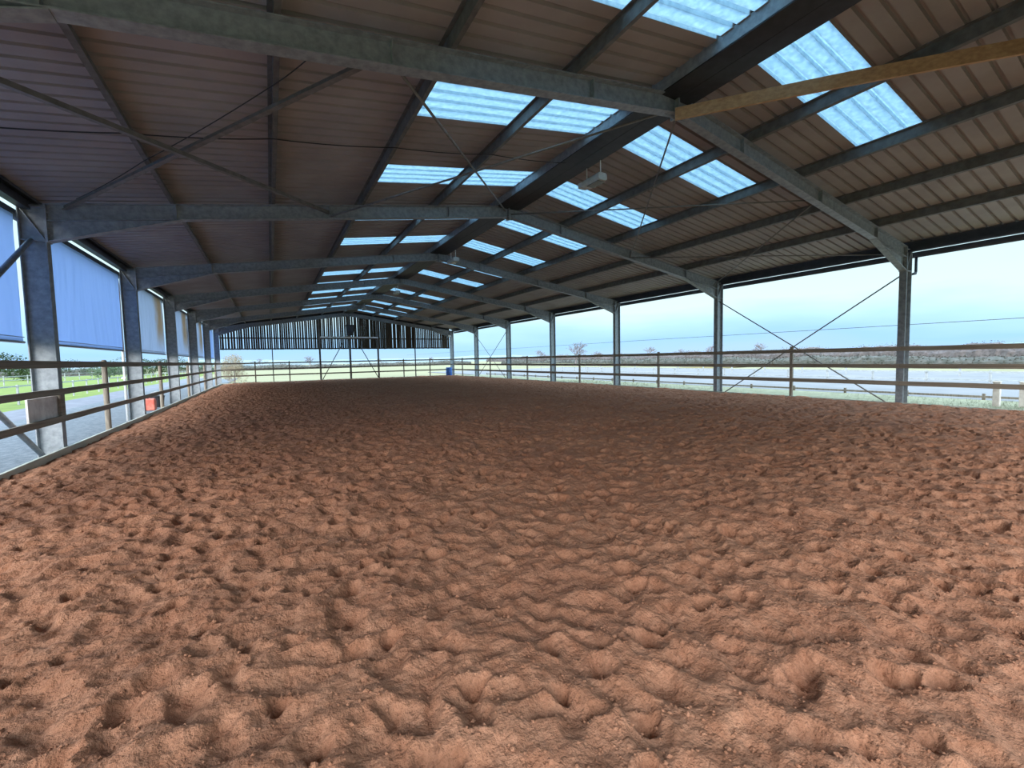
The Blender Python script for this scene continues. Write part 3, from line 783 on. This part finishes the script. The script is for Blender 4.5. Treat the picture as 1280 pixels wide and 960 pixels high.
def polar(az, dist, z=-.6): return (dist*math.sin(R(az)), dist*math.cos(R(az)), z)
pa = bare_tree_mesh(4, 9, 1.0).build('bare_tree', 'bark'); pb = bare_tree_mesh(12, 8, 1.35).build('bare_tree', 'bark')
TR = [(38.2, 120, pa, .48, 'tall bare tree on the horizon between the third and fourth right columns'), (40.6, 150, pb, .42, 'small bare tree between the tall bare tree and the third right column'),
      (47.4, 190, pb, .62, 'bare tree right of the third right column on the horizon'), (51.4, 165, pb, .45, 'wide bare tree left of the second right column'), (55.4, 160, pa, .45, 'bare tree close behind the second right column'),
      (60.2, 210, pa, .50, 'bare tree between second right column and the crossed rods'), (72.0, 180, pb, .45, 'bare tree close beside the nearest right column'),
      (33.2, 200, pa, .45, 'bare tree between the fourth and fifth right columns'), (12.6, 230, pb, .38, 'bare tree beyond the gable post right of the white bar'), (4.3, 220, pa, .40, 'bare tree just left of the posts under the white bar'),
      (19.2, 240, pb, .42, 'bare tree beyond the right part of the far end fence'), (-1.0, 190, pb, .42, 'bare tree near the thin gable post by the left corner')]
used = set()
for az, ds, pr, sc, lab in TR:
    o = pr if pr.name not in used else pr.copy()
    if o is pr: used.add(pr.name)
    else: C.objects.link(o)
    o.location = polar(az, ds); o.scale = (sc*2.1, sc*2.1, sc*1.75); o.rotation_euler.z = az
    tag(o, lab, 'tree', 'bare trees on the horizon')

# bushy evergreen trees: crown of many small leaf clumps round a trunk
def bushy_tree(seed, h, w, leaf='leaf', ls=1):
    rs = random.Random(seed); r_ = empty('bushy_tree'); mb = MB(); mb.tube([(0, 0, -.3), (0, 0, h*.55)], [h*.04, h*.02], 8); mb.build('trunk', 'bark', r_)
    mb = MB()
    lobes = [(rs.uniform(-w*.5, w*.5), rs.uniform(-w*.5, w*.5), rs.uniform(h*(.3 if ls == 1 else .12), h*.78), rs.uniform(w*.25, w*.42)) for _ in range(9 if ls == 1 else 16)]
    for lx, ly, lz, lr in lobes:
        for _ in range(260 if ls == 1 else 500):
            v = Vector((rs.gauss(0, 1), rs.gauss(0, 1), rs.gauss(0, 1))).normalized()*lr*rs.uniform(.7, 1.05)
            c = Vector((lx, ly, lz))+v; s = h*.022*ls*rs.uniform(.6, 1.5); a = Vector((rs.uniform(-1, 1), rs.uniform(-1, 1), rs.uniform(-1, 1))).normalized(); b_ = a.cross(Vector((.3, .5, .8))).normalized(); k = len(mb.v)
            mb.v += [tuple(c+a*s), tuple(c+b_*s), tuple(c-a*s), tuple(c-b_*s)]; mb.f.append((k, k+1, k+2, k+3))
    mb.build('crown', leaf, r_); return r_
bt0 = bushy_tree(2, 6, 6.5)
BT = [(-21.6, 100, .80, 'dark tree at the left picture edge under the curtain'), (-18.9, 92, .55, 'dark tree just left of the wide left column'), (-16.6, 130, .60, 'dark bushy tree beside the wide left column'),
      (-13.9, 90, .48, 'bushy tree under the curtain beyond the left track'), (-12.4, 135, .70, 'bushy tree left of the white downpipe'), (-10.6, 100, .5, 'bushy tree seen under the third curtain'), (-8.9, 140, .7, 'bushy tree seen under the fourth curtain'), (-6.0, 120, .5, 'bushy tree seen under the fifth curtain')]
for k, (az, ds, sc, lab) in enumerate(BT):
    o = bt0 if k == 0 else copy_tree(bt0)
    o.location = polar(az, ds, -.4); o.scale = (sc*1.2, sc*1.2, sc); o.rotation_euler.z = k*1.3; tag(o, lab, 'tree', 'bushy trees beyond the left fields')

# hedges: long lumpy hedgerows
def hedge(name, p, q, h, w, seed, mat, label, z0=-.65):
    p = Vector((p[0], p[1], 0)); q = Vector((q[0], q[1], 0)); L = (q-p).length; d = (q-p).normalized(); sd = Vector((d.y, -d.x, 0)); n = int(min(400, L/.5)); mb = MB(); m_ = 9
    rs = np.random.default_rng(seed); jit = rs.uniform(-1, 1, (n+1, m_, 3))
    tops = h*(1+.25*vnoise(np.arange(n+1)*.13, np.zeros(n+1), seed))
    for i in range(n+1):
        c = p+d*(L*i/n)
        for j in range(m_):
            t = math.pi*j/(m_-1); e = .07*h
            v = c+sd*(math.cos(t)*w/2)+Vector((0, 0, z0+tops[i]*math.sin(t)**.6)); v += Vector(tuple(float(a) for a in jit[i, j]*e*(1 if 0 < j < m_-1 else 0))); mb.v.append(tuple(v))
    for i in range(n):
        for j in range(m_-1): a = i*m_+j; mb.f.append((a, a+1, a+m_+1, a+m_))
    rr = random.Random(seed); nq = int(min(9000, L*(45 if L > 10 else 900))); lf = .10
    for _ in range(nq):
        u = rr.random()*L; t = rr.uniform(0, math.pi); i = int(u/L*n); hh = tops[min(i, n)]
        c = p+d*u+sd*(math.cos(t)*w/2)+Vector((0, 0, z0+hh*math.sin(t)**.6*rr.uniform(.9, 1.12)))
        c += Vector((rr.uniform(-1, 1), rr.uniform(-1, 1), rr.uniform(-.5, 1)))*.12*h
        a = Vector((rr.uniform(-1, 1), rr.uniform(-1, 1), rr.uniform(-1, 1))).normalized(); b_ = a.cross(Vector((.3, .5, .8))).normalized(); k = len(mb.v)
        mb.v += [tuple(c+a*lf), tuple(c+b_*lf), tuple(c-a*lf), tuple(c-b_*lf)]; mb.f.append((k, k+1, k+2, k+3))
    return tag(mb.build(name, mat), label, 'hedge')
hedge('hedgerow', (-130, 128), (-30, 150), 1.9, 3, 1, 'hedge', 'long dull hedgerow across the fields on the left')
hedge('hedgerow', (70, -40), (82, 150), 1.5, 3, 2, 'hedge', 'winter hedgerow beyond the white fences on the right')
hedge('hedgerow', (120, -60), (130, 260), 3.0, 4, 3, 'brownhedge', 'farther brownish hedgerow behind the right-hand field')
hedge('hedgerow', (-26, 160), (78, 175), 1.6, 3, 4, 'hedge', 'low hedgerow crossing the field beyond the far end')
M['brownleaf'] = simple('brown_beech_leaf', (.28, .23, .16), (.42, .36, .27), 3, .9)
o = bushy_tree(6, 3.1, 2.5, 'brownleaf', .55); o.scale = (.55, .55, .92); o.location = (-3.0, 48.0, -.25); tag(o, 'brown-leaved bush just outside the far left corner', 'bush')
# distant hills
def hills(name, az0, az1, dist, h, seed, mat):
    n = 160; mb = MB(); az = np.linspace(az0, az1, n); hh = h*(.55+.45*vnoise(az*.09, az*0, seed)+.10*vnoise(az*.5, az*0, seed+2)+.05*vnoise(az*2, az*0, seed+4))
    for k in range(n):
        for dd, z in ((0, -3.), (.06*dist, hh[k]*.6), (.14*dist, hh[k]), (.35*dist, hh[k]*.7), (.5*dist, -3.)):
            mb.v.append(((dist+dd)*math.sin(R(az[k])), (dist+dd)*math.cos(R(az[k])), float(z)))
    for k in range(n-1):
        for j in range(4): a = k*5+j; mb.f.append((a, a+5, a+6, a+1))
    return tag(mb.build(name, mat, smooth=True), kind='structure')
hills('wooded_rise', -40, 110, 330, 4.2, 2, 'farwood')
hills('hills', -40, 110, 900, 12, 5, 'hill')

# ================================================================== SKY AND LIGHT
w = bpy.data.worlds.new('World'); bpy.context.scene.world = w; w.use_nodes = True
nt = w.node_tree; nt.nodes.clear()
out = node(nt, 'ShaderNodeOutputWorld'); bg = node(nt, 'ShaderNodeBackground'); nt.links.new(bg.outputs[0], out.inputs[0])
tc = node(nt, 'ShaderNodeTexCoord'); sep = node(nt, 'ShaderNodeSeparateXYZ'); nt.links.new(tc.outputs['Generated'], sep.inputs[0])
mr = node(nt, 'ShaderNodeMapRange'); mr.inputs[1].default_value = 0; mr.inputs[2].default_value = 1
nz = node(nt, 'ShaderNodeTexNoise'); nz.inputs['Scale'].default_value = 3.2; nz.inputs['Detail'].default_value = 6
mp = node(nt, 'ShaderNodeMapping'); mp.inputs['Scale'].default_value = (1, 1, 4.5); nt.links.new(tc.outputs['Generated'], mp.inputs[0]); nt.links.new(mp.outputs[0], nz.inputs[0])
ad = node(nt, 'ShaderNodeMath', operation='MULTIPLY_ADD'); ad.inputs[1].default_value = .10; nt.links.new(nz.outputs[0], ad.inputs[0]); nt.links.new(sep.outputs['Z'], ad.inputs[2])
sb = node(nt, 'ShaderNodeMath', operation='SUBTRACT'); sb.inputs[1].default_value = .05; nt.links.new(ad.outputs[0], sb.inputs[0])
rp = node(nt, 'ShaderNodeValToRGB'); nt.links.new(sb.outputs[0], rp.inputs[0])
E_ = rp.color_ramp.elements
stops = [(0.0, (.38, .58, .82)), (.030, (.32, .57, .86)), (.065, (.42, .68, .88)), (.105, (.60, .80, .85)), (.24, (.54, .79, .86)), (.42, (.50, .74, .92)), (1.0, (.55, .76, .95))]
E_[0].position = 0; E_[0].color = (*stops[0][1], 1); E_[1].position = 1; E_[1].color = (*stops[-1][1], 1)
for p_, c_ in stops[1:-1]:
    e = E_.new(p_); e.color = (*c_, 1)
# brightness grows towards the high sky, which the roof hides from inside
br = node(nt, 'ShaderNodeMapRange', interpolation_type='SMOOTHSTEP'); br.inputs[1].default_value = .20; br.inputs[2].default_value = .55; br.inputs[3].default_value = 1.0; br.inputs[4].default_value = 3.4
nt.links.new(sep.outputs['Z'], br.inputs[0])
# broad bright cloud around the hidden sun, behind the camera
dt = node(nt, 'ShaderNodeVectorMath', operation='DOT_PRODUCT'); nt.links.new(tc.outputs['Generated'], dt.inputs[0]); sd_ = Vector((-.60, -.70, .44)).normalized(); dt.inputs[1].default_value = sd_
gl = node(nt, 'ShaderNodeMapRange', interpolation_type='SMOOTHSTEP'); gl.inputs[1].default_value = .78; gl.inputs[2].default_value = 1.0; gl.inputs[3].default_value = 0; gl.inputs[4].default_value = 6.0
nt.links.new(dt.outputs['Value'], gl.inputs[0])
m1 = node(nt, 'ShaderNodeVectorMath', operation='SCALE'); nt.links.new(rp.outputs[0], m1.inputs[0]); nt.links.new(br.outputs[0], m1.inputs['Scale'])
m2 = node(nt, 'ShaderNodeVectorMath', operation='SCALE'); m2.inputs[0].default_value = (1, .95, .90); nt.links.new(gl.outputs[0], m2.inputs['Scale'])
m3 = node(nt, 'ShaderNodeVectorMath', operation='ADD'); nt.links.new(m1.outputs[0], m3.inputs[0]); nt.links.new(m2.outputs[0], m3.inputs[1])
nt.links.new(m3.outputs[0], bg.inputs[0]); bg.inputs[1].default_value = 1.12

# ================================================================== CAMERA
yaw, pit, rol = R(29.63), R(3.41), R(1.16)
r0 = Vector((math.cos(yaw), -math.sin(yaw), 0)); df = Vector((math.sin(yaw), math.cos(yaw), 0)); zz_ = Vector((0, 0, 1))
fw = df*math.cos(pit) - zz_*math.sin(pit); u0 = df*math.sin(pit) + zz_*math.cos(pit)
rv = r0*math.cos(rol) - u0*math.sin(rol); uv = r0*math.sin(rol) + u0*math.cos(rol)
cam = bpy.data.cameras.new('camera'); co_ = bpy.data.objects.new('camera', cam); C.objects.link(co_)
mat = Matrix((rv, uv, -fw)).transposed().to_4x4(); mat.translation = Vector((0, 0, EYE)); co_.matrix_world = mat
cam.sensor_width = 36; cam.lens = 36*529.4/1280; cam.clip_start = .05; cam.clip_end = 3000
sc = bpy.context.scene; sc.camera = co_
sc.view_settings.view_transform = 'Standard'; sc.view_settings.look = 'None'; sc.view_settings.gamma = 1; sc.view_settings.use_curve_mapping = False
sc.view_settings.exposure = 0.36
